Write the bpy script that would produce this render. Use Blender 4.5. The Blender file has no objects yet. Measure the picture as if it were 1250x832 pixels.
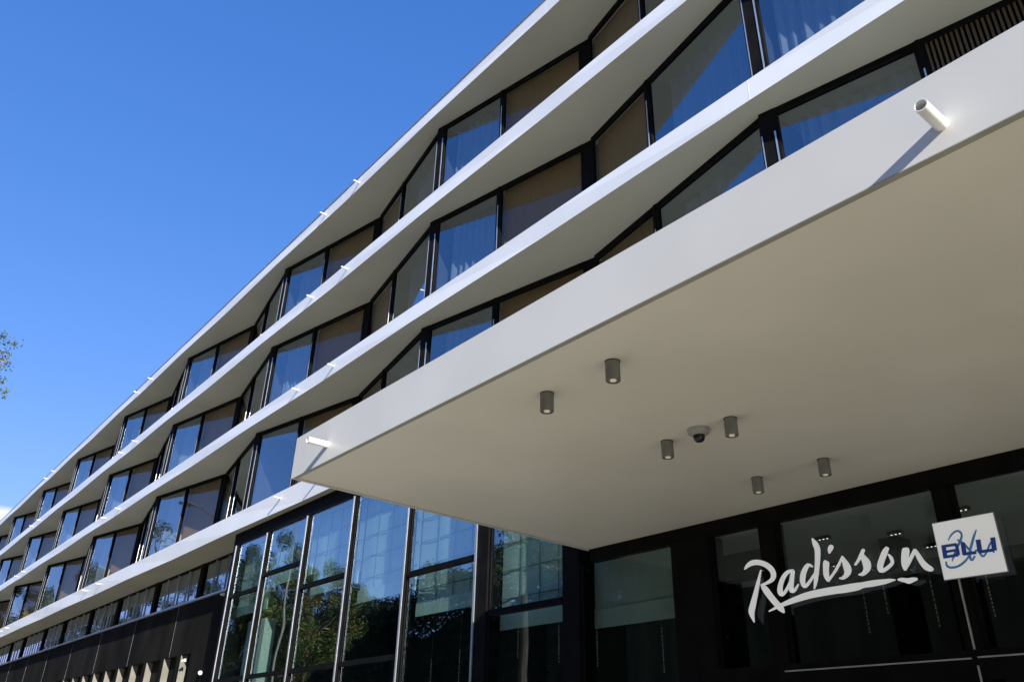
import bpy, bmesh, math, random
from mathutils import Vector, Matrix
random.seed(7)
S = bpy.context.scene
COL = S.collection
H = 1.6                      # eye height: heights below are written from the eye, H is added on linking
R_ = math.radians

# ------------------------------------------------------------------ camera
AX = Vector((0.63643, 0.77101, 0.02250)); UP = Vector((0.34313, -0.30911, 0.88697)); BK = Vector((0.69081, -0.55678, -0.46128))
cam = bpy.data.cameras.new('camera'); co = bpy.data.objects.new('camera', cam); COL.objects.link(co)
co.matrix_world = Matrix(((AX.x, UP.x, BK.x, 0), (AX.y, UP.y, BK.y, 0), (AX.z, UP.z, BK.z, H), (0, 0, 0, 1)))
cam.sensor_width = 36; cam.lens = 984.5/1250*36; cam.clip_end = 6000; cam.clip_start = 0.05
S.camera = co
FPX = 984.5
def ray(px, py):
    a, b = px-625, py-416
    return AX*a - UP*b - BK*FPX
def onY(p, y):
    r = ray(*p); return r*(y/r.y)

# ------------------------------------------------------------------ materials
def mat(name):
    m = bpy.data.materials.new(name); m.use_nodes = True
    nt = m.node_tree; b = nt.nodes['Principled BSDF']; return m, nt, b
def noise_col(nt, b, c1, c2, scale, detail=4, stretch=None, rough=None, bump=0, bscale=None, rng=(0.35, 0.65)):
    tc = nt.nodes.new('ShaderNodeTexCoord'); mp = nt.nodes.new('ShaderNodeMapping')
    nt.links.new(tc.outputs['Object'], mp.inputs[0])
    if stretch: mp.inputs['Scale'].default_value = stretch
    n = nt.nodes.new('ShaderNodeTexNoise'); n.inputs['Scale'].default_value = scale; n.inputs['Detail'].default_value = detail
    nt.links.new(mp.outputs[0], n.inputs['Vector'])
    r = nt.nodes.new('ShaderNodeValToRGB'); r.color_ramp.elements[0].position = rng[0]; r.color_ramp.elements[1].position = rng[1]
    r.color_ramp.elements[0].color = (*c1, 1); r.color_ramp.elements[1].color = (*c2, 1)
    nt.links.new(n.outputs['Fac'], r.inputs[0]); nt.links.new(r.outputs[0], b.inputs['Base Color'])
    if rough is not None: b.inputs['Roughness'].default_value = rough
    if bump:
        n2 = nt.nodes.new('ShaderNodeTexNoise'); n2.inputs['Scale'].default_value = bscale or scale*4; n2.inputs['Detail'].default_value = 5
        nt.links.new(tc.outputs['Object'], n2.inputs['Vector'])
        bp = nt.nodes.new('ShaderNodeBump'); bp.inputs['Strength'].default_value = bump; bp.inputs['Distance'].default_value = 0.02
        nt.links.new(n2.outputs['Fac'], bp.inputs['Height']); nt.links.new(bp.outputs[0], b.inputs['Normal'])
def simple(name, c1, c2=None, scale=3, rough=.5, metal=0, bump=0, bscale=None, stretch=None, spec=None, detail=4):
    m, nt, b = mat(name); noise_col(nt, b, c1, c2 or tuple(x*.85 for x in c1), scale, detail, stretch, rough, bump, bscale)
    b.inputs['Metallic'].default_value = metal
    if spec is not None: b.inputs['Specular IOR Level'].default_value = spec
    return m
M = {}
M['render'] = simple('white_render', (.70, .70, .685), (.78, .775, .765), .55, .55, bump=.10, bscale=60, spec=.3, detail=8)
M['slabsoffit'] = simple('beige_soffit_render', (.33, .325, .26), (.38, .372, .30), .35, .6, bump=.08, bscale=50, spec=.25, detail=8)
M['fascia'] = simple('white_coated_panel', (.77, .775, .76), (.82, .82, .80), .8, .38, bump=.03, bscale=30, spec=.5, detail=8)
M['canopyfascia'] = simple('warm_white_panel', (.615, .60, .55), (.66, .642, .59), .9, .42, bump=.02, bscale=24, spec=.45, detail=9)
M['soffit'] = simple('cream_soffit_paint', (.735, .71, .61), (.84, .81, .70), .35, .42, bump=.03, bscale=1.2, spec=.5, detail=6)
M['joint'] = simple('pale_sealant', (.85, .86, .86), None, 3, .5)
M['drip'] = simple('grey_green_edge_profile', (.30, .30, .25), (.36, .36, .30), 4, .5)
M['coping'] = simple('zinc_coping', (.30, .33, .36), (.38, .41, .44), 2, .45, .7)
M['black'] = simple('black_coated_metal', (.006, .006, .006), (.009, .009, .009), 3, .6, 0, spec=.03)
M['darkwall'] = simple('black_fibre_cement', (.009, .009, .008), (.019, .018, .016), .8, .85, bump=.05, bscale=20, stretch=(1, 1, .35), spec=.03, detail=7)
M['alu'] = simple('brushed_aluminium', (.62, .63, .64), (.72, .72, .72), 6, .38, .85)
M['tube'] = simple('cream_pipe_enamel', (.74, .73, .68), (.80, .79, .74), 5, .3)
M['beige'] = simple('beige_concrete_fin', (.15, .14, .11), (.20, .19, .15), 2.5, .7, bump=.1, bscale=30)
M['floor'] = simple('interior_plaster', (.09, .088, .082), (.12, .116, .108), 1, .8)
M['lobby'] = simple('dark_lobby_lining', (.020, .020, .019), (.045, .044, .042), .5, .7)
M['rib'] = simple('grey_green_seam', (.16, .24, .22), (.20, .28, .26), 3, .7)
M['kerbf'] = simple('pale_stone_floor', (.36, .35, .32), (.44, .43, .39), 1.2, .35)
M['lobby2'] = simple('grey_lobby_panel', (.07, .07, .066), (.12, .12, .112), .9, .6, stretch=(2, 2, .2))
M['column'] = simple('pale_green_plaster', (.50, .62, .57), (.56, .68, .63), 1.4, .6)
M['lampbody'] = simple('grey_green_lamp_paint', (.15, .15, .13), (.18, .18, .155), 8, .45)
M['cctv'] = simple('light_grey_plastic', (.32, .32, .30), (.37, .37, .35), 8, .4)
M['bark'] = simple('bark', (.035, .028, .02), (.075, .058, .042), 8, .9, bump=.6, bscale=18, stretch=(1, 1, .2))
M['signwhite'] = None
def wood(name, c1, c2):
    m, nt, b = mat(name)
    noise_col(nt, b, c1, c2, 2.2, 6, (9, 9, .5), .55, rng=(.3, .7)); return m
M['wood'] = wood('brown_veneer', (.165, .098, .020), (.21, .128, .029))
M['slat'] = wood('brown_louvre', (.055, .036, .014), (.08, .052, .021))
def fabric(name, c, tr=.35):
    m, nt, b = mat(name); out = nt.nodes['Material Output']
    noise_col(nt, b, tuple(x*.86 for x in c), c, 1.5, 4, (3, 3, .4), .85)
    t = nt.nodes.new('ShaderNodeBsdfTranslucent'); t.inputs[0].default_value = (*c, 1)
    mx = nt.nodes.new('ShaderNodeMixShader'); mx.inputs[0].default_value = tr
    nt.links.new(b.outputs[0], mx.inputs[1]); nt.links.new(t.outputs[0], mx.inputs[2]); nt.links.new(mx.outputs[0], out.inputs[0]); return m
M['curtain'] = fabric('white_sheer', (.62, .66, .69))
M['blind'] = fabric('pale_green_blind', (.74, .90, .86), .35)
def glass(name, tint, k, base, wob=.012):
    m = bpy.data.materials.new(name); m.use_nodes = True; nt = m.node_tree; nt.nodes.clear()
    out = nt.nodes.new('ShaderNodeOutputMaterial'); mx = nt.nodes.new('ShaderNodeMixShader')
    t = nt.nodes.new('ShaderNodeBsdfTransparent'); t.inputs[0].default_value = (*tint, 1)
    g = nt.nodes.new('ShaderNodeBsdfGlossy'); g.inputs['Roughness'].default_value = 0.0; g.inputs[0].default_value = (.82, .92, 1, 1)
    tc = nt.nodes.new('ShaderNodeTexCoord'); n = nt.nodes.new('ShaderNodeTexNoise'); n.inputs['Scale'].default_value = .55; n.inputs['Detail'].default_value = 1
    nt.links.new(tc.outputs['Object'], n.inputs['Vector'])
    bp = nt.nodes.new('ShaderNodeBump'); bp.inputs['Strength'].default_value = 1; bp.inputs['Distance'].default_value = wob
    nt.links.new(n.outputs['Fac'], bp.inputs['Height']); nt.links.new(bp.outputs[0], g.inputs['Normal'])
    lw = nt.nodes.new('ShaderNodeLayerWeight'); lw.inputs['Blend'].default_value = .5
    f = nt.nodes.new('ShaderNodeMath'); f.operation = 'POWER'; f.inputs[1].default_value = 3; nt.links.new(lw.outputs['Facing'], f.inputs[0])
    a = nt.nodes.new('ShaderNodeMath'); a.operation = 'MULTIPLY_ADD'; a.use_clamp = True; a.inputs[1].default_value = k; a.inputs[2].default_value = base
    nt.links.new(f.outputs[0], a.inputs[0]); nt.links.new(a.outputs[0], mx.inputs[0])
    nt.links.new(t.outputs[0], mx.inputs[1]); nt.links.new(g.outputs[0], mx.inputs[2]); nt.links.new(mx.outputs[0], out.inputs[0]); return m
M['glass'] = glass('coated_glass', (.50, .56, .62), .6, .27)
M['glass4'] = glass('panel_glass', (.85, .83, .78), .35, .05)
M['glass2'] = glass('clear_lobby_glass', (.86, .93, .91), .5, .15)
M['glass3'] = glass('shaded_entrance_glass', (.72, .76, .74), .45, .032)
def emis(name, base, col, st):
    m, nt, b = mat(name); b.inputs['Base Color'].default_value = (*base, 1); b.inputs['Emission Color'].default_value = (*col, 1); b.inputs['Emission Strength'].default_value = st; b.inputs['Roughness'].default_value = .5; return m
M['signwhite'] = emis('lit_white_acrylic', (.75, .76, .76), (.95, .98, 1), .155)
M['navy'] = emis('navy_acrylic', (.012, .035, .18), (.02, .06, .30), .10)
M['steelblue'] = emis('steel_blue_acrylic', (.05, .16, .33), (.08, .25, .5), .10)
M['lens'] = emis('lamp_lens', (.6, .55, .4), (1, .85, .6), .12)
M['spot'] = emis('spot_lens', (.6, .6, .5), (1, .95, .8), 1.2)
M['ceil'] = simple('grey_ceiling_paint', (.70, .71, .68), (.76, .77, .74), .8, .7)
M['crystal'] = emis('lit_crystal_bead', (.7, .65, .55), (1, .85, .65), .03)
def dome_mat():
    m, nt, b = mat('smoked_dome'); b.inputs['Base Color'].default_value = (.008, .008, .009, 1); b.inputs['Roughness'].default_value = .06; return m
M['dome'] = dome_mat()
def leaf(name, c1, c2, c3):
    m, nt, b = mat(name); out = nt.nodes['Material Output']
    oi = nt.nodes.new('ShaderNodeTexCoord'); n = nt.nodes.new('ShaderNodeTexNoise'); n.inputs['Scale'].default_value = 1.1; n.inputs['Detail'].default_value = 6
    nt.links.new(oi.outputs['Object'], n.inputs['Vector'])
    r = nt.nodes.new('ShaderNodeValToRGB'); e = r.color_ramp.elements; e[0].position = .38; e[0].color = (*c1, 1); e[1].position = .66; e[1].color = (*c3, 1)
    x = e.new(.54); x.color = (*c2, 1)
    nt.links.new(n.outputs['Fac'], r.inputs[0]); nt.links.new(r.outputs[0], b.inputs['Base Color']); b.inputs['Roughness'].default_value = .55
    t = nt.nodes.new('ShaderNodeBsdfTranslucent'); nt.links.new(r.outputs[0], t.inputs[0])
    mx = nt.nodes.new('ShaderNodeMixShader'); mx.inputs[0].default_value = .4
    nt.links.new(b.outputs[0], mx.inputs[1]); nt.links.new(t.outputs[0], mx.inputs[2]); nt.links.new(mx.outputs[0], out.inputs[0]); return m
M['leaf'] = leaf('green_leaf', (.024, .040, .014), (.045, .065, .020), (.085, .082, .026))
M['leaf_dark'] = leaf('dark_wood_leaf', (.012, .024, .008), (.022, .036, .010), (.045, .05, .014))
M['leaf_autumn'] = leaf('turning_leaf', (.06, .12, .03), (.14, .17, .04), (.34, .17, .05))

# ------------------------------------------------------------------ mesh helpers
ORG = {}
class MB:
    def __init__(s): s.v = []; s.f = []
    def add(s, vs, fs):
        o = len(s.v); s.v += [tuple(v) for v in vs]; s.f += [tuple(i+o for i in f) for f in fs]; return s
    def box(s, x0, x1, y0, y1, z0, z1):
        return s.add([(x0,y0,z0),(x1,y0,z0),(x1,y1,z0),(x0,y1,z0),(x0,y0,z1),(x1,y0,z1),(x1,y1,z1),(x0,y1,z1)],
                     [(0,3,2,1),(4,5,6,7),(0,1,5,4),(1,2,6,5),(2,3,7,6),(3,0,4,7)])
    def obox(s, A, B, a0, a1, d0, d1, z0, z1):
        """box along the plan line A-B: a0..a1 metres along, d0..d1 metres into the room"""
        t = (B-A).normalized(); n = Vector((-t.y, t.x))
        c = [A+t*a+n*d for a, d in ((a0,d0),(a1,d0),(a1,d1),(a0,d1))]
        return s.add([(p.x,p.y,z0) for p in c]+[(p.x,p.y,z1) for p in c], [(0,3,2,1),(4,5,6,7),(0,1,5,4),(1,2,6,5),(2,3,7,6),(3,0,4,7)])
    def sheet(s, A, B, a0, a1, d, z0, z1):
        t = (B-A).normalized(); n = Vector((-t.y, t.x)); p = A+t*a0+n*d; q = A+t*a1+n*d
        return s.add([(p.x,p.y,z0),(q.x,q.y,z0),(q.x,q.y,z1),(p.x,p.y,z1)], [(0,1,2,3)])
    def tube(s, p, q, r0, r1=None, n=16, inner=None):
        p = Vector(p); q = Vector(q); r1 = r0 if r1 is None else r1
        d = (q-p).normalized(); u = d.cross(Vector((0,0,1)) if abs(d.z) < .9 else Vector((1,0,0))).normalized(); w = d.cross(u)
        vs = []
        for c, r in ((p, r0), (q, r1)): vs += [c+(u*math.cos(2*math.pi*k/n)+w*math.sin(2*math.pi*k/n))*r for k in range(n)]
        fs = [(k, (k+1)%n, n+(k+1)%n, n+k) for k in range(n)]
        if inner:
            vs += [q+(u*math.cos(2*math.pi*k/n)+w*math.sin(2*math.pi*k/n))*inner for k in range(n)]
            vs += [q-d*.12+(u*math.cos(2*math.pi*k/n)+w*math.sin(2*math.pi*k/n))*inner for k in range(n)]
            fs += [(n+k, n+(k+1)%n, 2*n+(k+1)%n, 2*n+k) for k in range(n)]+[(2*n+k, 2*n+(k+1)%n, 3*n+(k+1)%n, 3*n+k) for k in range(n)]
            fs += [tuple(range(n-1,-1,-1)), tuple(3*n+k for k in range(n))]
        else: fs += [tuple(range(n-1,-1,-1)), tuple(n+k for k in range(n))]
        return s.add(vs, fs)
    def lathe(s, c, prof, n=24):
        o = []
        for r, z in prof: o += [(c[0]+r*math.cos(2*math.pi*k/n), c[1]+r*math.sin(2*math.pi*k/n), c[2]+z) for k in range(n)]
        fs = []
        for j in range(len(prof)-1): fs += [(j*n+k, j*n+(k+1)%n, (j+1)*n+(k+1)%n, (j+1)*n+k) for k in range(n)]
        fs += [tuple(range(n-1,-1,-1)), tuple((len(prof)-1)*n+k for k in range(n))]
        return s.add(o, fs)
    def build(s, name, m, parent=None, smooth=False, at=None):
        """vertices are in eye-height world coordinates"""
        org = Vector(at) if at else (ORG[parent.name] if parent else Vector((0,0,0)))
        me = bpy.data.meshes.new(name); me.from_pydata([(v[0]-org.x, v[1]-org.y, v[2]+H-org.z) for v in s.v], [], s.f)
        me.materials.append(m)
        bm = bmesh.new(); bm.from_mesh(me); bmesh.ops.recalc_face_normals(bm, faces=bm.faces[:]); bm.to_mesh(me); bm.free()
        if smooth:
            for p in me.polygons: p.use_smooth = True
            try: me.set_sharp_from_angle(angle=R_(40))
            except Exception: pass
        o = bpy.data.objects.new(name, me); COL.objects.link(o)
        if at: o.location = at
        if parent: o.parent = parent
        ORG[o.name] = org
        return o
def tag(o, label=None, cat=None, group=None, kind=None):
    if label: o['label'] = label
    if cat: o['category'] = cat
    if group: o['group'] = group
    if kind: o['kind'] = kind
    return o
def empty(name, loc):
    o = bpy.data.objects.new(name, None); COL.objects.link(o); o.location = loc; o.empty_display_size = .3; ORG[o.name] = Vector(loc); return o
V2 = lambda x, y: Vector((x, y))

# ------------------------------------------------------------------ the building
PK = [5.0, -5.44, -15.8, -26.15, -36.65, -46.65, -56.6, -66.1, -76.2, -86.2]       # corners that come forward
VL = [10.2, -.2, -10.66, -20.95, -31.45, -41.95, -52.05, -62.2, -72.6, -82.6]     # corners that go back
YP, YV, YF = 9.85, 10.80, 9.40
XL, XR = -91.0, 15.0
ZT = {1: (16.72, 17.17), 2: (13.31, 13.78), 3: (9.94, 10.40), 4: (6.32, 6.92)}
hotel = tag(empty('hotel_building', (-26, 10.6, 0)), 'long modern hotel with stacked white balcony bands over zigzag glazing and black ground floor', 'building')

def joint(x0, x1, yb, z0, z1, par):
    pr = [(YF-.002, z1), (yb-.002, z0), (yb+.006, z0), (YF+.006, z1)]
    m = MB().add([(x, y, z) for x in (x0, x1) for y, z in pr], [(0,1,2,3), (7,6,5,4), (0,4,5,1), (1,5,6,2), (2,6,7,3), (3,7,4,0)])
    m.build('joint_strip', M['joint'], par)
def slab(z0, z1, name, ytop=YF):
    b = MB(); ks = [(XL, 9.40)]
    for x in sorted(PK+VL):
        if XL < x < XR: ks.append((x, 9.385 if x in PK else 9.43))
    ks.append((XR, 9.42)); n = len(ks)
    vs = []
    for x, yb in ks: vs += [(x, ytop, z1), (x, yb, z0), (x, 22, z0), (x, 22, z1)]
    fs = []
    for i in range(n-1):
        a, c = i*4, i*4+4
        for j in range(4): fs.append((a+j, a+(j+1)%4, c+(j+1)%4, c+j))
    fs += [(0,1,2,3), tuple(4*(n-1)+j for j in (3,2,1,0))]
    b.add(vs, fs)
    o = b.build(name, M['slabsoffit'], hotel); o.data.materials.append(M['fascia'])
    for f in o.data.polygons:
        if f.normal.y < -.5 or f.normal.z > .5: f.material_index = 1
    return o
SP = [(-20.0, -22.35), (-41.05, -43.35), (-61.5, -63.7)]
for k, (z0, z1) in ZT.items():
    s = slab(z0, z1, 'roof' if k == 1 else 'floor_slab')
    ORG[s.name] = ORG[hotel.name]
    for pr in SP:
        for x in pr:
            zz = z1-.22
            o = MB().tube((x, 9.42, zz), (x+random.uniform(-.01,.01), 9.42-.22, zz+.008), .028, n=14, inner=.021).build('rain_spout', M['tube'], s, True)
    if k == 1:
        MB().box(XL, XR, 9.375, 9.60, 17.172, 17.205).build('coping', M['coping'], s)
        joint(-10.667, -10.657, 9.43, z0+.003, z1-.004, s)
    if k == 3: joint(-5.446, -5.434, 9.385, z0+.003, z1-.004, s)

def frame_mb(A, B, a0, a1, z0, z1, w=.045, head=.12, sill=.08, d=(-.03, .07)):
    f = MB(); 
    f.obox(A, B, a0, a0+w, d[0], d[1], z0, z1); f.obox(A, B, a1-w, a1, d[0], d[1], z0, z1)
    f.obox(A, B, a0+w, a1-w, d[0]+.002, d[1]-.002, z1-head, z1-.001); f.obox(A, B, a0+w, a1-w, d[0]+.002, d[1]-.002, z0+.001, z0+sill); return f
def wavy(A, B, a0, a1, d, z0, z1, amp=.075, wl=.24):
    t = (B-A).normalized(); n = Vector((-t.y, t.x)); N = max(8, int((a1-a0)/.045)); vs = []; ph = random.uniform(0, 6)
    for i in range(N+1):
        a = a0+(a1-a0)*i/N; k = amp*(math.sin(a*2*math.pi/wl+ph)+.5*math.sin(a*2*math.pi/(wl*1.7)+ph*2)); top = k*.35
        for z, kk in ((z1, top), (z0, k)):
            p = A+t*a+n*(d+kk); vs.append((p.x, p.y, z))
    m = MB(); m.add(vs, [(2*i, 2*i+1, 2*i+3, 2*i+2) for i in range(N)]); return m
def window(A, B, a0, a1, z0, z1, kind):
    """one glazed unit; kind c = clear with curtain, w = brown panel behind, l = louvre"""
    nm = {'c': 'window', 'w': 'panel_window', 'l': 'louvre_window'}[kind]
    w = frame_mb(A, B, a0, a1, z0, z1).build(nm, M['black'], hotel); ORG[w.name] = ORG[hotel.name]
    if kind == 'l':
        l = MB(); x = a0+.06
        while x < a1-.06: l.obox(A, B, x, x+.035, -.01, .05, z0+.08, z1-.121); x += .07
        l.build('louvre', M['slat'], w)
        MB().sheet(A, B, a0+.045, a1-.045, .06, z0+.08, z1-.12).build('backing', M['black'], w)
        return
    e = .0
    MB().sheet(A, B, a0+.045, a1-.045, .02, z0+.08, z1-.12).build('pane', M['glass4' if kind == 'w' else 'glass'], w)
    if kind == 'w': MB().obox(A, B, a0+.03, a1-.03, .16, .19, z0, z1-.02).build('brown_panel', M['wood'], w)
    else:
        L = a1-a0
        if random.random() < .9:
            s = random.choice((.18, .26, .32)); wavy(A, B, a0+s, a1-.05-random.choice((0, .1)), .42, z0+.02, z1-.06).build('curtain', M['curtain'], w, True)
def bay(xp, xv, xq, z0, z1, lv):
    """P(xp) shallow to V(xv), steep to the next P(xq)"""
    P = V2(xp, YP); V = V2(xv, YV); Q = V2(xq, YP)
    L1 = (V-P).length; L2 = (Q-V).length; m1 = L1*.46; m2 = L2*.43
    window(P, V, .13, m1-.03, z0, z1, 'c')
    window(P, V, m1+.03, L1-.16, z0, z1, 'l' if (lv == 3 and abs(xp+5.44) < .1) else 'w')
    window(V, Q, .16, m2-.03, z0, z1, 'w')
    window(V, Q, m2+.03, L2-.13, z0, z1, 'c')
    for T, A, B in ((m1, P, V), (m2, V, Q)):
        o = MB().obox(A, B, T-.03, T+.03, -.045, .09, z0, z1-.002).build('mullion', M['black'], hotel)
        ORG[o.name] = ORG[hotel.name]
        MB().obox(A, B, T-.012, T+.012, -.055, -.0455, z0+.05, z1-.6).build('metal_trim', M['alu'], o)
    c = MB(); c.obox(P, V, -.13, .13, -.04, .10, z0+.001, z1-.001)
    o = c.build('corner_post', M['black'], hotel); ORG[o.name] = ORG[hotel.name]
    MB().obox(P, V, -.128, -.113, -.052, -.0405, z0+.05, z1-.5).obox(P, V, .10, .125, -.055, -.0405, z0+.05, z1-.5).build('metal_trim', M['alu'], o)
    c = MB(); c.obox(P, V, L1-.16, L1+.10, -.02, .12, z0+.001, z1-.001)
    o = c.build('corner_post', M['black'], hotel)
for lv, (z0, z1) in {1: (13.78, 16.72), 2: (10.40, 13.31), 3: (6.92, 9.94)}.items():
    for i in range(len(PK)-1):
        xp, xv, xq = PK[i+1], VL[i+1], PK[i]
        if lv == 3 and False: continue
        bay(xp, xv, xq, z0, z1, lv)
    # rooms: back wall and party walls
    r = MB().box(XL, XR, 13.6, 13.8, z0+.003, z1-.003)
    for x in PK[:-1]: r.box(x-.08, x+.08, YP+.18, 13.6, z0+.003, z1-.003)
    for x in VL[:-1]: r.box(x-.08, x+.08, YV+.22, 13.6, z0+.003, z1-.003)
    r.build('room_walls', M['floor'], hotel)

# ---- low black wing on the left: clerestory, black wall, beige fins
XC = -26.0; YW = 10.60
posts = sorted([x for x in PK[2:]+VL[2:] if x < XC-1]+[-26.35])[::-1]
posts[0:0] = []
for i in range(len(posts)-1):
    x1, x0 = posts[i], posts[i+1]; n = 4; A = V2(x0, YW); B = V2(x1, YW); L = x1-x0
    f = MB().box(x0, x0+.36, YW-.05, YW+.1, 5.05, 6.318).box(x0+.36, x1, YW-.03, YW+.08, 6.25, 6.317)
    w = f.build('clerestory_window', M['black'], hotel); ORG[w.name] = ORG[hotel.name]
    MB().sheet(A, B, .36, L, .03, 5.05, 6.25).build('pane', M['glass'], w)
    for k in range(1, n):
        xx = x0+.36+(L-.36)*k/n; MB().box(xx-.02, xx+.02, YW-.06, YW-.001, 5.05, 6.249).build('slim_mullion', M['coping'], w)
MB().box(XL, XC, YW-.10, YW+.05, 4.985, 5.045).build('sill', M['alu'], hotel)
w = MB().box(XL, XC, YW, YW+.5, 3.15, 4.98).build('black_cladding', M['darkwall'], hotel)
x = XL
for xx in (-33.2, -38.4, -43.6, -48.8, -54, -59.2, -64.4): MB().box(xx, xx+.012, YW-.004, YW+.01, 3.15, 4.98).build('panel_joint', M['coping'], hotel)
MB().box(XL, XC, YW+.25, YW+.8, -1.6, 3.149).build('recessed_wall', M['darkwall'], hotel)
fx = [-31.86, -33.7, -35.75, -37.65, -39.5, -41.4]
while fx[-1] > -88: fx.append(fx[-1]-1.88)
for x in fx:
    o = MB().box(x-.42, x-.016, YW+.001, YW+.249, -1.6, 3.147).build('wall_fin', M['darkwall'], hotel); ORG[o.name] = ORG[hotel.name]
    MB().box(x-.0155, x, YW+.002, YW+.248, -1.6, 3.146).build('jamb_lining', M['beige'], o)
MB().box(-30.9, -26.02, YW+.002, YW+.249, -1.6, 3.147).build('black_cladding', M['darkwall'], hotel)
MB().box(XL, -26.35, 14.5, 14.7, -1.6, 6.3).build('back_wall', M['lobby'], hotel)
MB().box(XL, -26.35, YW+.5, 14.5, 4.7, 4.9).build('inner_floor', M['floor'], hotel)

# ---- lobby glazing under the first slab and beneath the canopy
YG = 9.65; HB = 3.15
MB().box(XC, -9.72, YG-.02, YG+.12, 5.92, 6.318).box(XC, XC+.10, YG-.02, 10.7, -1.6, 5.92).build('header', M['black'], hotel)
MB().box(-9.72, XR, YG-.02, YG+.12, 2.97, 6.318).build('header', M['black'], hotel)
LM = [(-25.67, .09), (-23.35, .09), (-20.73, .09), (-18.13, .09), (-15.48, .09), (-12.86, .09)]
for x, w in LM:
    o = MB().box(x-w/2, x+w/2, YG-.05, YG+.16, -1.6, 5.919).build('mullion', M['black'], hotel); ORG[o.name] = ORG[hotel.name]
    MB().box(x-w/2+.005, x+w/2-.03, YG-.072, YG-.0505, -1.6, 5.90).build('metal_trim', M['alu'], o)
def lobby_window(x0, x1, ztop, transoms, blind=None, trim=False, grid=True):
    f = MB().box(x0, x0+.05, YG-.01, YG+.06, -1.6, ztop).box(x1-.05, x1, YG-.01, YG+.06, -1.6, ztop)
    for t in transoms: f.box(x0+.05, x1-.05, YG-.035, YG+.07, t-.06, t+.05)
    w = f.build('lobby_window', M['black'], hotel); ORG[w.name] = ORG[hotel.name]
    MB().box(x0+.05, x1-.05, YG+.018, YG+.030, -1.6, ztop-.002).build('pane', M['glass2'] if ztop > 3 else M['glass3'], w)
    if blind is not None:
        bl = MB(); yb = YG+.34; zb = blind*yb/YG
        A = V2(x0-.02, yb); B = V2(x1+.02, yb)
        bl = wavy(A, B, 0, (B-A).length, 0, zb+.30, ztop+.2, .012, .9)
        bb = bl.build('blind', M['blind'], w, True)
        g = MB().box(x0, x1, yb-.05, yb-.02, zb, zb+.30)
        g.build('blind_hem', M['blind'], w)
        if not grid: return w
        s = MB(); z = zb+.55
        while z < ztop: s.box(x0, x1, yb-.035, yb-.022, z, z+.018); z += .52
        for xx in (x0+(x1-x0)*.28, x0+(x1-x0)*.52, x0+(x1-x0)*.76): s.box(xx, xx+.018, yb-.036, yb-.023, zb+.3, ztop)
        s.build('blind_rib', M['rib'], w)
    return w
WN = [(-25.62, -23.40, 5.92, [4.32, 1.9], 3.63), (-23.30, -20.78, 5.92, [4.66, 1.9], 4.22), (-20.68, -18.18, 5.92, [3.97, 1.9], 3.66),
      (-18.08, -15.53, 5.92, [1.9], 3.18), (-15.43, -12.91, 5.92, [3.56, 1.1], 2.62), (-12.48, -10.37, 5.92, [2.44], 2.09)]
for a in WN: lobby_window(*a)
MB().box(-12.81, -12.49, YG-.05, YG+.3, -1.6, 5.919).build('dark_post', M['black'], hotel)
MB().box(-10.36, -9.965, YG-.06, YG+.3, -1.6, 5.919).build('dark_post', M['black'], hotel)
lobby_window(-9.96, -7.955, 2.97, [], 1.90, grid=False)
MB().box(-7.95, -7.27, YG-.06, YG+.3, -1.6, 2.969).build('dark_post', M['black'], hotel)
lobby_window(-7.265, -6.39, 2.97, [])
MB().box(-6.385, -6.175, YG-.06, YG+.2, -1.6, 2.969).build('dark_post', M['black'], hotel)
for a, b in ((-6.17, -3.985), (-3.835, -1.70), (-1.55, .6), (.75, 2.9), (3.05, 5.2), (5.35, 7.5), (7.65, 9.8)):
    lobby_window(a, b, 2.97, [])
    MB().box(b+.003, b+.147, YG-.06, YG+.2, -1.6, 2.969).build('dark_post', M['black'], hotel)
tb = MB().box(-7.265, 10, YG-.072, YG-.036, .86, 1.16).build('transom_beam', M['black'], hotel); ORG[tb.name] = ORG[hotel.name]
MB().box(-6.24, -3.965, YG-.085, YG-.0725, 1.068, 1.083).box(-3.90, 10, YG-.085, YG-.0725, 1.075, 1.090).box(-3.925, -3.905, YG-.078, YG-.0605, 1.162, 1.97).box(-3.925, -3.905, YG-.085, YG-.0725, .5, 1.0).build('metal_trim', M['alu'], tb)
# lobby inside
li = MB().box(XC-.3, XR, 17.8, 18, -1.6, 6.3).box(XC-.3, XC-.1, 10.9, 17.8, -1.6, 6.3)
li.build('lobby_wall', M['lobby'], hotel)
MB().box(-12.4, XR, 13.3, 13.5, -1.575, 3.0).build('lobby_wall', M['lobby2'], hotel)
for x, y in ((-6.2, 10.9), (-5.35, 11.35), (-5.35, 12.4), (-4.2, 10.8), (-3.1, 12.2), (-7.0, 12.6)):
    e = tag(empty('recessed_light', (x, y, 2.99+H)), 'small black triple spot in the grey lobby ceiling behind the entrance glass', 'ceiling light', 'triple spots in the lobby ceiling')
    MB().box(x-.10, x+.10, y-.05, y+.05, 2.955, 2.997).build('housing', M['black'], e)
    for d in (-.06, 0, .06): MB().lathe((x+d, y, 2.955), [(.014, 0), (.012, -.004)], 12).build('lens', M['spot'], e)
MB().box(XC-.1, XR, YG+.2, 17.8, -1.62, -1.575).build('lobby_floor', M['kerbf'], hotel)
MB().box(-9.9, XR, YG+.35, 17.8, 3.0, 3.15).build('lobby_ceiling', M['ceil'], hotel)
MB().box(-9.5, -7.0, 10.9, 11.15, 2.6, 2.999).build('ceiling_beam', M['lobby'], hotel)
for x in (-25.0, -24.1): MB().box(x-.16, x+.16, YG+.55, YG+.9, -1.575, 3.6).build('lobby_column', M['column'], hotel)
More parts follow.
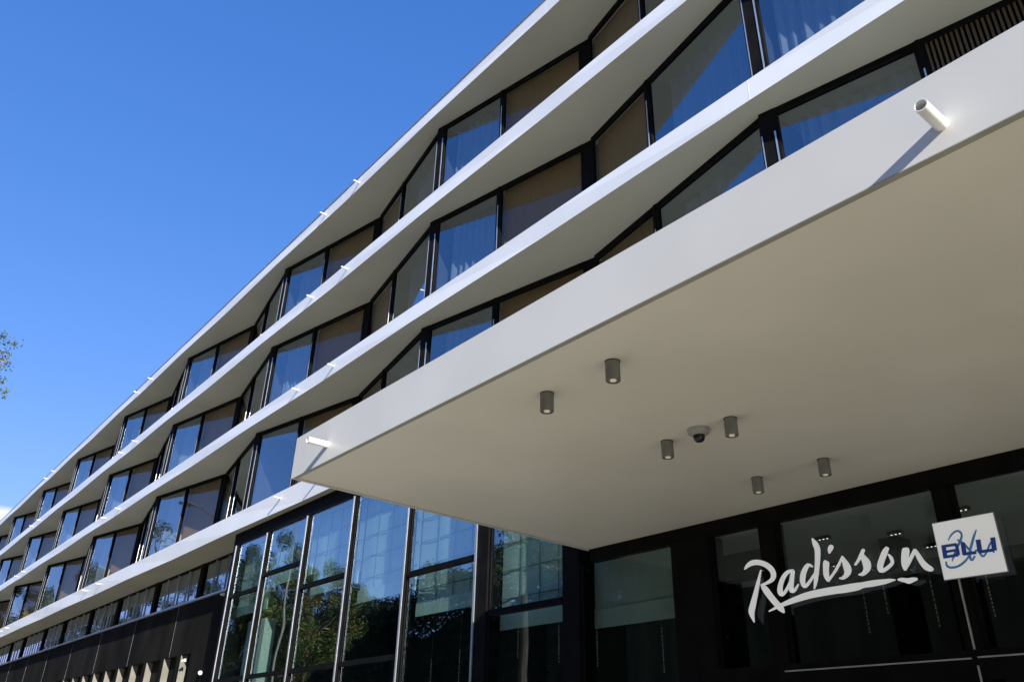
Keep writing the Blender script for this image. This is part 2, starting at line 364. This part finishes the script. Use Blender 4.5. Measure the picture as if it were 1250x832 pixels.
for x in (-19.5, -13.6, -8.6, -5.6, -4.75, -2.2): MB().box(x-.14, x+.14, 11.6, 12.0, -1.575, 3.0 if x > -9 else 6.3).build('lobby_column', M['black'], hotel)

# ---- entrance canopy
YC = 4.13; CT = 3.70; CX0 = -9.60; CX1 = 13.0
ca = MB()
# tapered end: the free end runs slightly askew from front to glass
ca.add([(-9.55, YC+.07, HB+.024), (CX1, YC+.07, HB+.024), (CX1, YG-.03, HB+.024), (-9.72, YG-.03, HB+.024),
        (-9.55, YC+.07, CT-.01), (CX1, YC+.07, CT-.01), (CX1, YG-.03, CT-.01), (-9.72, YG-.03, CT-.01)],
       [(0,3,2,1),(4,5,6,7),(0,1,5,4),(1,2,6,5),(2,3,7,6),(3,0,4,7)])
can = ca.build('entrance_canopy', M['soffit'], hotel); ORG[can.name] = ORG[hotel.name]
MB().box(-9.58, CX1, YC, YC+.045, HB-.002, CT).add([(-9.58,YC+.0455,HB),(-9.551,YC+.0455,HB),(-9.74,YG-.03,HB+.003),(-9.76,YG-.03,HB+.003),(-9.58,YC+.0455,CT),(-9.551,YC+.0455,CT),(-9.74,YG-.03,CT),(-9.76,YG-.03,CT)],
   [(0,3,2,1),(4,5,6,7),(0,1,5,4),(1,2,6,5),(2,3,7,6),(3,0,4,7)]).build('fascia', M['canopyfascia'], can)
MB().box(-9.54, CX1, YC+.047, YC+.069, HB+.006, HB+.06).build('drip_profile', M['drip'], can)
MB().box(-9.50, CX1, YC-.004, YC+.044, HB-.010, HB-.0025).build('drip_profile', M['drip'], can)
for x, z, dz, L in ((-1.215, 3.315, .0, .25), (-8.65, 3.36, .0, .27)):
    MB().tube((x, YC+.01, z), (x, YC-L, z+dz), .040, n=28, inner=.034).build('rain_spout', M['tube'], can, True)

# ---- things fixed under the canopy
SOF = HB+.024
lights = [(-4.46, 4.75, 'ceiling spotlight nearest the canopy fascia, right of its twin'), (-5.38, 4.79, 'ceiling spotlight nearest the canopy tip, first one from the left'),
          (-4.58, 6.60, 'ceiling spotlight just right of the dome security camera'), (-5.46, 6.64, 'ceiling spotlight just left of the dome security camera'),
          (-5.55, 8.42, 'ceiling spotlight in the row closest to the entrance glass, left one'), (-4.63, 8.40, 'ceiling spotlight in the row closest to the entrance glass, right one')]
src = empty('ceiling_spotlight', (lights[0][0], lights[0][1], SOF+H))
SPG = 'spotlights under the entrance canopy'
tag(src, lights[0][2], 'spotlight', SPG)
cx, cy, _ = lights[0]
parts = [MB().lathe((cx, cy, SOF), [(.066, -.002), (.067, -.03), (.067, -.188), (.064, -.192), (.058, -.192), (.054, -.178)], 32).build('housing', M['lampbody'], src, True),
         MB().lathe((cx, cy, SOF), [(.070, -.0005), (.070, -.0065)], 32).build('mounting_ring', M['black'], src, True),
         MB().lathe((cx, cy, SOF), [(.030, -.181), (.028, -.189)], 20).build('lens', M['lens'], src, True)]
for x, y, lab in lights[1:]:
    c = src.copy(); COL.objects.link(c); c.location = (x, y, SOF+H); c['label'] = lab
    for p in parts: d = p.copy(); COL.objects.link(d); d.parent = c
cc = (-4.99, 6.60, SOF)
sc = tag(empty('security_camera', (cc[0], cc[1], SOF+H)), 'grey dome security camera with a black eye on the canopy underside between two spotlights', 'security camera')
MB().lathe(cc, [(.118, -.001), (.118, -.026), (.110, -.052), (.085, -.068), (.064, -.073)], 36).build('housing', M['cctv'], sc, True)
MB().lathe(cc, [(.063, -.072), (.062, -.098), (.053, -.124), (.034, -.143), (.006, -.149)], 30).build('dome', M['dome'], sc, True)
# lamps and camera on the black wall
def bullet(x, z, name, label, cat, r=.05, L=.2, m='tube', y=YW):
    e = tag(empty(name, (x, y, z+H)), label, cat)
    MB().box(x-.05, x+.05, y-.05, y-.001, z-.05, z+.05).build('bracket', M[m], e)
    MB().tube((x-.02, y-.05, z), (x+L, y-.13, z-.03), r, n=18).build('housing', M[m], e, True)
bullet(-29.51, 2.42, 'wall_camera', 'small white bullet camera on the black wall left of the tall lobby glazing', 'security camera', .065, .26)
bullet(-31.3, 2.93, 'wall_lamp', 'tiny white lamp at the head of the rightmost beige fin', 'wall lamp', .035, .06, y=YW-.002)
bullet(-28.71, 4.90, 'wall_lamp', 'tiny white lamp below the right end of the narrow clerestory windows', 'wall lamp', .035, .06)

# ---- hanging crystal pendants seen through the lobby glass
pn = [(-14.47, 2.0, 2.6), (-14.15, 1.65, 2.1), (-13.08, 1.81, 2.5), (-12.01, 1.67, 2.4), (-10.28, 1.46, 2.2), (-6.32, 1.78, 2.3), (-5.98, 2.02, 2.5), (-5.31, 1.78, 2.4), (-4.57, 1.84, 2.4), (-16.5, 1.6, 2.3), (-17.8, 1.5, 2.2), (-3.9, 1.7, 2.3)]
pl = ['behind the third pane left of the canopy tip', 'shortest strand, near the post left of the canopy tip', 'behind the pane directly left of the canopy corner', 'behind the pane beneath the canopy corner', 'left of the wide black post',
      'below the end of the script letters', 'beneath the script underline, right strand', 'below the left edge of the square sign', 'right of the thin steel strip under the square sign', 'behind the fifth tall lobby pane', 'behind the fourth tall lobby pane', 'directly below the square sign']
for (x, z0, z1), lb in zip(pn, pl):
    y = 12+random.uniform(-.05, .05); top = 6.3 if x < -9.9 else 3.0
    e = tag(empty('pendant_light', (x, y, z0+H)), 'crystal pendant in the lobby, '+lb, 'pendant light', 'crystal pendants hanging in the lobby')
    MB().tube((x, y, z0), (x, y, top), .004, n=6).build('wire', M['coping'], e)
    b = MB(); z = z0
    while z < z1: b.lathe((x, y, z), [(.002, 0), (.013, .015), (.004, .032)], 6); z += random.uniform(.035, .075)
    b.build('crystal_beads', M['crystal'], e)

# ------------------------------------------------------------------ signs
YS = 9.57
def stroke(mb, pts, conv, off, y=YS, th=.012, smooth=3):
    """variable-width brush stroke given in crop pixels, laid on the plane y, extruded to a solid"""
    P = [(Vector((p[0], p[1])), p[2]) for p in pts]
    # catmull-rom refinement
    Q = []
    for i in range(len(P)-1):
        p0 = P[max(i-1, 0)]; p1 = P[i]; p2 = P[i+1]; p3 = P[min(i+2, len(P)-1)]
        for k in range(smooth):
            t = k/smooth
            f = lambda a, b, c, d: .5*((2*b)+(-a+c)*t+(2*a-5*b+4*c-d)*t*t+(-a+3*b-3*c+d)*t*t*t)
            Q.append((Vector((f(p0[0].x, p1[0].x, p2[0].x, p3[0].x), f(p0[0].y, p1[0].y, p2[0].y, p3[0].y))), max(2, f(p0[1], p1[1], p2[1], p3[1]))))
    Q.append(P[-1])
    Lf, Rt = [], []
    for i, (c, w) in enumerate(Q):
        a = Q[max(i-1, 0)][0]; b = Q[min(i+1, len(Q)-1)][0]; d = (b-a).normalized(); n = Vector((-d.y, d.x))
        Lf.append(c+n*w/2); Rt.append(c-n*w/2)
    n = len(Q); vs = []
    for yy in (y-off, y+th):
        for a, b in zip(Lf, Rt):
            for q in (a, b):
                w = onY(conv(q), y); vs.append((w.x, yy, w.z))
    fs = []
    for i in range(n-1):
        fs += [(2*i, 2*i+1, 2*i+3, 2*i+2), (2*n+2*i, 2*n+2*i+2, 2*n+2*i+3, 2*n+2*i+1), (2*i, 2*i+2, 2*n+2*i+2, 2*n+2*i), (2*i+1, 2*n+2*i+1, 2*n+2*i+3, 2*i+3)]
    fs += [(0, 2*n, 2*n+1, 1), (2*n-2, 2*n-1, 4*n-1, 4*n-2)]
    mb.add(vs, fs)
c7 = lambda q: (900+q.x/7.238, 650+q.y/7.238)
c8 = lambda q: (1010+q.x/8.929, 650+q.y/8.929)
c6 = lambda q: (1110+q.x/6.936, 600+q.y/6.936)
sg = tag(empty('script_sign', (-5.5, YS, 1.9+H)), 'white brush script lettering with underline in front of the dark entrance glass', 'sign')
letters = [
 (c7, [[(207,325,8),(180,450,28),(155,560,40),(133,650,50),(125,705,46),(148,788,5)],
       [(62,322,6),(95,285,32),(140,262,45),(200,262,46),(262,287,46),(308,333,44),(318,385,40),(290,425,30),(212,462,14)],
       [(212,452,16),(245,495,50),(292,560,52),(342,620,52),(385,668,48),(412,705,10)]]),
 (c7, [[(495,335,30),(445,345,28),(405,395,34),(380,465,38),(378,520,42),(395,548,24),(432,505,22),(470,430,20),(498,352,14)],
       [(492,330,24),(482,400,34),(476,470,36),(482,515,32),(510,500,20),(540,452,6)]]),
 (c7, [[(662,48,8),(688,95,42),(708,150,44),(708,250,38),(700,350,34),(692,430,26),(680,494,6)],
       [(665,300,10),(625,282,32),(588,340,42),(575,415,44),(592,472,30),(630,440,24),(688,350,16)]]),
 (c7, [[(812,182,4),(815,155,32),(828,122,40),(835,106,16)],
       [(790,246,30),(785,262,50),(782,320,46),(786,375,44),(800,425,16)]]),
 (c8, [[(4,525,24),(60,450,22),(110,370,24),(160,262,14)],
       [(158,252,14),(185,310,50),(212,370,74),(222,420,70),(200,465,46),(165,492,30),(130,493,14)]]),
 (c8, [[(300,350,16),(335,300,24),(365,240,30),(385,200,32),(395,175,24)],
       [(372,222,20),(395,270,56),(425,325,80),(432,380,74),(410,425,48),(375,452,32),(342,452,14)]]),
 (c8, [[(655,155,34),(625,205,60),(592,290,62),(572,360,62),(580,408,48),(622,400,40),(675,360,36),(705,322,34),(692,270,34),(660,230,14)]]),
 (c8, [[(852,160,50),(852,190,78),(842,270,74),(838,350,56),(848,408,20)],
       [(850,400,16),(880,330,36),(915,260,36),(955,180,30)],
       [(952,178,22),(985,240,46),(1030,315,58),(1080,370,68),(1125,392,56),(1152,398,22)]])]
OFF = [0]
def noff(): OFF[0] = (OFF[0]+1) % 7; return .002+OFF[0]*.0013
for conv, strokes in letters:
    b = MB()
    for s in strokes: stroke(b, s, conv, noff())
    b.build('letter', M['signwhite'], sg)
b = MB(); stroke(b, [(278,692,8),(360,650,26),(480,600,46),(620,552,60),(760,522,64),(905,498,66)], c7, .003)
stroke(b, [(120,619,80),(220,602,86),(330,582,80),(380,568,62),(500,548,66),(630,528,50),(690,515,34),(738,510,12)], c8, .0045); b.build('underline', M['signwhite'], sg)
b = MB(); stroke(b, [(765,508,14),(800,508,40),(850,515,50),(885,522,60),(930,508,48),(978,500,24)], c8, .003); b.build('underline', M['signwhite'], sg)
st = MB()
for px in (930, 975, 1020, 1065, 1112):
    w = onY((px, 700), YS); st.tube((w.x, YS+.013, w.z+.05), (w.x, YG-.02, w.z+.05), .006, n=8)
st.build('standoff', M['alu'], sg)
sq = tag(empty('square_sign', (-3.6, YS, 2.15+H)), 'white square lightbox with navy capitals over blue handwriting, right of the script sign', 'sign')
q = [onY(p, YS-.02) for p in ((1140.4, 638.8), (1214.3, 624.4), (1227.0, 698), (1149.8, 706.3))]
x0 = (q[0].x+q[3].x)/2; x1 = (q[1].x+q[2].x)/2; zt = (q[0].z+q[1].z)/2; zb = (q[2].z+q[3].z)/2
MB().box(x0, x1, YS-.02, YS+.005, zb, zt).build('panel', M['signwhite'], sq)
MB().box(x0-.006, x0-.0005, YS-.015, YS+.008, zb-.006, zt+.006).box(x1+.0005, x1+.006, YS-.015, YS+.008, zb-.006, zt+.006).box(x0, x1, YS-.015, YS+.008, zt+.0005, zt+.007).box(x0, x1, YS-.015, YS+.008, zb-.007, zb-.0005).build('trim', M['cctv'], sq)
YB = YS-.02
scr = [[(330,410,8),(352,368,14),(390,334,16),(425,334,18),(444,368,18),(430,415,20),(405,470,20),(378,540,18),(362,588,6)],
       [(312,588,12),(318,622,18),(350,640,20),(410,630,18),(462,596,18),(500,550,14),(512,500,8)],
       [(568,320,8),(548,375,18),(530,440,20),(514,500,20),(516,556,20),(534,578,16),(556,540,14)],
       [(556,500,14),(580,495,16),(606,530,18),(626,545,16),(652,515,14),(678,450,16),(694,420,10)],
       [(405,405,14),(455,430,16),(500,480,18),(545,525,14)], [(655,500,10),(690,495,16),(722,512,10)]]
b = MB()
for s in scr: stroke(b, s, c6, .002+.0005*len(b.v) % .004, y=YB-.004, th=.003)
b.build('handwriting', M['steelblue'], sq)
caps = [[[(288,452,34),(306,560,34)], [(278,462,22),(400,443,22)], [(288,510,20),(408,490,20)], [(296,552,22),(412,534,22)], [(398,444,24),(408,490,24)], [(406,488,28),(414,536,28)]],
        [[(452,430,36),(468,530,36)], [(456,526,24),(566,512,24)]],
        [[(582,404,38),(598,508,38)], [(590,508,24),(716,490,24)], [(706,386,38),(722,496,38)]]]
k = 0
for cs in caps:
    b = MB()
    for s in cs: k += 1; stroke(b, s, c6, .003+.0012*(k % 6), y=YB-.010, th=.008, smooth=1)
    b.build('letter', M['navy'], sq)

# ------------------------------------------------------------------ ground and street (reflected and behind the eye)
def paving(name, c1, c2, mort, sc, w=.5, hgt=.25):
    m, nt, b = mat(name); tc = nt.nodes.new('ShaderNodeTexCoord'); br = nt.nodes.new('ShaderNodeTexBrick')
    nt.links.new(tc.outputs['Object'], br.inputs['Vector']); br.inputs['Scale'].default_value = sc; br.inputs['Color1'].default_value = (*c1, 1); br.inputs['Color2'].default_value = (*c2, 1)
    br.inputs['Mortar'].default_value = (*mort, 1); br.inputs['Mortar Size'].default_value = .012; nt.links.new(br.outputs[0], b.inputs['Base Color']); b.inputs['Roughness'].default_value = .8; return m
M['pave'] = paving('granite_paving', (.45, .40, .30), (.39, .345, .26), (.2, .18, .15), 1.6)
M['asphalt'] = simple('asphalt', (.04, .04, .042), (.065, .065, .067), 4, .85, bump=.2, bscale=120)
M['grassm'] = simple('meadow', (.03, .06, .015), (.07, .09, .03), .4, .9)
M['kerb'] = simple('kerb_stone', (.30, .29, .27), (.36, .35, .33), 3, .8)
M['paint'] = simple('road_paint', (.7, .7, .68), (.78, .78, .76), 5, .7)
GZ = -1.6
def sheet(x0, x1, y0, y1, z): return MB().add([(x0,y0,z),(x1,y0,z),(x1,y1,z),(x0,y1,z)], [(0,1,2,3)])
tag(sheet(-3000, 3000, -3000, 3000, GZ-.13).build('ground', M['grassm']), kind='structure')
tag(MB().box(-110, 30, -6, 11.4, GZ-.125, GZ).build('forecourt_pavement', M['pave']), kind='structure')
tag(MB().box(-400, 400, -6.15, -6.002, GZ-.12, GZ+.01).build('kerb', M['kerb']), kind='structure')
tag(sheet(-400, 400, -14, -6.15, GZ-.122).build('road', M['asphalt']), kind='structure')
mk = MB()
for i in range(-30, 20): mk.box(i*6, i*6+3, -10.1, -9.98, GZ-.1215, GZ-.118)
tag(mk.build('road_marking', M['paint']), kind='structure')
tag(MB().box(-400, 400, -17, -14, GZ-.12, GZ).build('far_pavement', M['kerb']), kind='structure')

# ------------------------------------------------------------------ trees (mirrored in the glass; one reaches into the picture)
def crown_mesh(name, n, rx, rz, leafsize, mt, clumps, seed, clip=None):
    rnd = random.Random(seed); cs = []
    for _ in range(clumps):
        while True:
            p = Vector((rnd.uniform(-1,1), rnd.uniform(-1,1), rnd.uniform(-1,1)))
            if .25 < p.length < 1: break
        cs.append((Vector((p.x*rx, p.y*rx, p.z*rz)), rnd.uniform(.16, .30)*rx))
    vs, fs = [], []
    for i in range(n):
        c, r = rnd.choice(cs); d = Vector((rnd.gauss(0,1), rnd.gauss(0,1), rnd.gauss(0,.8))).normalized()*r*rnd.random()**.45; p = c+d
        if clip and clip(p): continue
        a = Vector((rnd.gauss(0,1), rnd.gauss(0,1), rnd.gauss(0,.6))).normalized(); b = a.cross(Vector((rnd.gauss(0,1), rnd.gauss(0,1), rnd.gauss(0,1)))).normalized()
        s = leafsize*rnd.uniform(.6, 1.3); o = len(vs)
        vs += [p-a*s, p-b*s*.5, p+a*s, p+b*s*.5]; fs.append((o, o+1, o+2, o+3))
    me = bpy.data.meshes.new(name); me.from_pydata(vs, [], fs); me.materials.append(mt); return me, cs
def tree(x, y, hgt, me, cs, zc, label, group=None, tr=.22, extra=None):
    e = tag(empty('tree', (x, y, 0)), label, 'tree', group)
    o = bpy.data.objects.new('crown', me); COL.objects.link(o); o.parent = e; o.location = (0, 0, zc)
    o.rotation_euler.z = 0 if extra else random.uniform(0, 6)
    t = MB(); pts = [Vector((x, y, GZ)), Vector((x+.1, y+.05, zc*.35-H)), Vector((x, y+.1, zc*.7-H)), Vector((x-.05, y, zc-H))]; rr = [tr, tr*.8, tr*.6, tr*.35]
    for i in range(3): t.tube(pts[i], pts[i+1], rr[i], rr[i+1], 10)
    rt = o.rotation_euler.z
    for c, r in cs[:16]:
        cw = Vector((c.x*math.cos(rt)-c.y*math.sin(rt), c.x*math.sin(rt)+c.y*math.cos(rt), c.z))
        b0 = pts[2].lerp(pts[3], random.random()); t.tube(b0, Vector((x, y, zc-H))+cw*.85, tr*.3, .02, 6)
    t.build('trunk', M['bark'], e); return e
big, bcs = crown_mesh('big_crown', 30000, 3.8, 5.0, .085, M['leaf'], 46, 3)
mid, mcs = crown_mesh('mid_crown', 20000, 3.0, 4.0, .08, M['leaf'], 38, 5)
aut, acs = crown_mesh('autumn_crown', 22000, 3.3, 3.8, .08, M['leaf_autumn'], 40, 9)
spots = [(-49, -4.4, 'a', 'first'), (-56, -4.6, 'b', 'second'), (-63, -4.2, 'm', 'third'), (-70, -4.8, 'b', 'fourth'), (-77, -4.4, 'a', 'fifth'), (-83, -5, 'b', 'sixth'), (-89, -4.6, 'm', 'seventh'), (-95, -5, 'b', 'eighth'), (-101, -5, 'b', 'ninth'), (-108, -5, 'b', 'tenth'), (-115, -5, 'b', 'eleventh'), (-122, -5, 'b', 'twelfth')]
for i, (x, y, k, nth) in enumerate(spots):
    me, cs, zc, hh = {'m': (mid, mcs, 9.4, 0), 'b': (big, bcs, 11.2, 0), 'a': (aut, acs, 9.8, 0)}[k]
    lab = {'m': 'slim green kerbside tree, ', 'b': 'tall bushy green kerbside tree, ', 'a': 'kerbside tree with turning leaves, '}[k]+nth+' in the row mirrored by the lobby glass'
    tree(x, y, 0, me, cs, zc, lab, 'street trees along the forecourt kerb')
# woodland across the road
rnd = random.Random(31); vs = []; fs = []
prof = [rnd.uniform(0, 1) for _ in range(60)]
def top_at(x):
    u = (x+340)/4.2; i = int(u); return (11.5 if x > -30 else 13.5)+4.2*(prof[i % 60]*(1-(u-i))+prof[(i+1) % 60]*(u-i))
for i in range(190000):
    low = i % 3 == 0
    x = rnd.uniform(-300, 45) if i % 5 < 2 else rnd.uniform(-100, 15)
    y = rnd.uniform(-23.4, -19.5) if low else rnd.uniform(-26, -19.5)
    z = (rnd.random()**.7*top_at(x) if low else top_at(x+rnd.gauss(0, .5))-abs(rnd.gauss(0, 1.4))); p = Vector((x, y, z+GZ))
    a = Vector((rnd.gauss(0,1), rnd.gauss(0,1), rnd.gauss(0,.6))).normalized(); b_ = a.cross(Vector((rnd.gauss(0,1), rnd.gauss(0,1), rnd.gauss(0,1)))).normalized(); q_ = rnd.uniform(.09, .20)*(1.9 if x < -120 else 1)
    o_ = len(vs); vs += [p-a*q_, p-b_*q_*.6, p+a*q_, p+b_*q_*.6]; fs.append((o_, o_+1, o_+2, o_+3))
wm = MB(); wm.v = vs; wm.f = fs
nx = 170; o_ = len(vs); cv = []
for i in range(nx+1):
    x = -300+345*i/nx; t_ = top_at(x)-1.9
    for yy, zz in ((-23.5+rnd.uniform(-.6, .6), GZ), (-23+rnd.uniform(-.8, .8), GZ+t_*.4), (-23.5+rnd.uniform(-.8, .8), GZ+t_*.8), (-25, GZ+t_+rnd.uniform(-.5, .5)), (-29, GZ)): cv.append((x, yy, zz))
wm.add(cv, [(5*i+j, 5*i+j+1, 5*i+j+6, 5*i+j+5) for i in range(nx) for j in range(4)])
tag(wm.build('woodland', M['leaf_dark']), 'dense dark green wood along the far side of the road', 'woodland', kind='stuff')
# the tree whose twigs enter at the left edge of the picture
tx, ty, tz = -24.2, -.95, 10.9
nm, ncs = crown_mesh('edge_crown', 14000, 2.9, 3.0, .085, M['leaf_autumn'], 40, 21, clip=lambda p: (p.y+ty) > .85)
me = nm; bmn = bmesh.new(); bmn.from_mesh(me); rnd = random.Random(4)
for cx_, cy_, cz_, rr_, nn_ in ((-24, 1.50, 9.88, .14, 46), (-24, 1.80, 9.84, .11, 40), (-24, 1.66, 9.50, .13, 34), (-24, 1.80, 9.22, .14, 40), (-24, 1.62, 9.30, .12, 26), (-24, 1.76, 8.72, .17, 60), (-24, 1.60, 8.98, .16, 40), (-24, 1.95, 8.42, .12, 30), (-24, 1.72, 8.35, .12, 26)):
    for _ in range(nn_):
        p = Vector((cx_-tx, cy_-ty, cz_+H-tz))+Vector((rnd.gauss(0,1), rnd.gauss(0,1), rnd.gauss(0,1)))*rr_*.6
        a = Vector((rnd.gauss(0,1), rnd.gauss(0,1), rnd.gauss(0,1))).normalized(); b_ = a.cross(Vector((rnd.gauss(0,1), rnd.gauss(0,1), rnd.gauss(0,1)))).normalized(); s = .045*rnd.uniform(.7, 1.3)
        bmn.faces.new([bmn.verts.new(p-a*s), bmn.verts.new(p-b_*s*.5), bmn.verts.new(p+a*s), bmn.verts.new(p+b_*s*.5)])
bmn.to_mesh(me); bmn.free()
te = tree(tx, ty, 0, me, ncs, tz, 'green and orange leaved tree whose twig tips show at the left edge', extra=True)
tw = MB()
for a, b in (((-24, .6, 9.4), (-24, 1.85, 9.86)), ((-24, .7, 9.3), (-24, 1.85, 9.2)), ((-24, .7, 8.9), (-24, 1.98, 8.42)), ((-24, 1.2, 9.6), (-24, 1.8, 9.5))): tw.tube(a, b, .012, .004, 5)
tw.build('twigs', M['bark'], te)
# street lamp mirrored in a first-floor window
lx, ly = -46.6, -1.6
sl = tag(empty('street_lamp', (lx, ly, 0)), 'tall grey street lamp with a flat round head at the forecourt edge', 'street lamp')
MB().tube((lx, ly, GZ), (lx, ly, 13.0), .09, .05, 14).build('pole', M['lampbody'], sl, True)
MB().tube((lx, ly, 13.0), (lx, .4, 13.25), .04, .035, 10).build('arm', M['lampbody'], sl, True)
MB().lathe((lx, .8, 13.2), [(.12, .12), (.34, .06), (.36, 0), (.30, -.04)], 28).build('lamp_head', M['cctv'], sl, True)

# ------------------------------------------------------------------ light
SUN = Vector((3.6, -1.0, 1.6)).normalized()
el = math.asin(SUN.z); az = math.atan2(SUN.x, SUN.y)
ld = bpy.data.lights.new('sun', 'SUN'); ld.energy = 4.5; ld.angle = R_(.53); ld.color = (1, .965, .90)
lo = bpy.data.objects.new('sun', ld); COL.objects.link(lo); lo.rotation_euler = (-SUN).to_track_quat('-Z', 'Y').to_euler()
W = bpy.data.worlds.new('World'); S.world = W; W.use_nodes = True; nt = W.node_tree; bg = nt.nodes['Background']
sky = nt.nodes.new('ShaderNodeTexSky'); sky.sky_type = 'NISHITA'; sky.sun_disc = False; sky.sun_elevation = el; sky.sun_rotation = az
sky.air_density = .8; sky.dust_density = 0; sky.ozone_density = 6; sky.altitude = 200
tc = nt.nodes.new('ShaderNodeTexCoord'); sx = nt.nodes.new('ShaderNodeSeparateXYZ'); nt.links.new(tc.outputs['Generated'], sx.inputs[0])
mp = nt.nodes.new('ShaderNodeMapping'); mp.inputs['Scale'].default_value = (1, 1, 2.2); nt.links.new(tc.outputs['Generated'], mp.inputs[0])
cn = nt.nodes.new('ShaderNodeTexNoise'); cn.inputs['Scale'].default_value = 5; cn.inputs['Detail'].default_value = 9; cn.inputs['Roughness'].default_value = .6; nt.links.new(mp.outputs[0], cn.inputs['Vector'])
h1 = nt.nodes.new('ShaderNodeMapRange'); h1.inputs[1].default_value = .238; h1.inputs[2].default_value = .20; h1.inputs[3].default_value = 0; h1.inputs[4].default_value = 1.8; nt.links.new(sx.outputs['Z'], h1.inputs[0])
ad = nt.nodes.new('ShaderNodeMath'); ad.operation = 'MULTIPLY'; nt.links.new(cn.outputs['Fac'], ad.inputs[0]); nt.links.new(h1.outputs[0], ad.inputs[1])
th = nt.nodes.new('ShaderNodeMapRange'); th.inputs[1].default_value = .38; th.inputs[2].default_value = .52; nt.links.new(ad.outputs[0], th.inputs[0])
mxc = nt.nodes.new('ShaderNodeMixRGB'); yr = nt.nodes.new('ShaderNodeMapRange'); yr.inputs[1].default_value = .02; yr.inputs[2].default_value = .08; nt.links.new(sx.outputs['Y'], yr.inputs[0])
ym = nt.nodes.new('ShaderNodeMath'); ym.operation = 'MULTIPLY'; nt.links.new(th.outputs[0], ym.inputs[0]); nt.links.new(yr.outputs[0], ym.inputs[1])
nt.links.new(ym.outputs[0], mxc.inputs[0]); nt.links.new(sky.outputs[0], mxc.inputs[1]); mxc.inputs[2].default_value = (3.6, 3.75, 4.0, 1)
sp = nt.nodes.new('ShaderNodeSeparateColor'); cb = nt.nodes.new('ShaderNodeCombineColor'); nt.links.new(sky.outputs[0], sp.inputs[0])
for i, (pw, g) in enumerate(((1.1, .704), (.68, .865), (.5, 1.63))):      # colour response of a clear autumn sky
    a = nt.nodes.new('ShaderNodeMath'); a.operation = 'POWER'; a.inputs[1].default_value = pw
    b = nt.nodes.new('ShaderNodeMath'); b.operation = 'MULTIPLY'; b.inputs[1].default_value = g
    nt.links.new(sp.outputs[i], a.inputs[0]); nt.links.new(a.outputs[0], b.inputs[0]); nt.links.new(b.outputs[0], cb.inputs[i])
nt.links.new(cb.outputs[0], mxc.inputs[1])
nt.links.new(mxc.outputs[0], bg.inputs['Color']); bg.inputs['Strength'].default_value = .15

S.render.engine = 'CYCLES'
S.view_settings.view_transform = 'Standard'; S.view_settings.look = 'None'; S.view_settings.exposure = 1.0; S.view_settings.gamma = 1
try: S.cycles.max_bounces = 10; S.cycles.transparent_max_bounces = 12; S.cycles.use_denoising = True
except Exception: pass
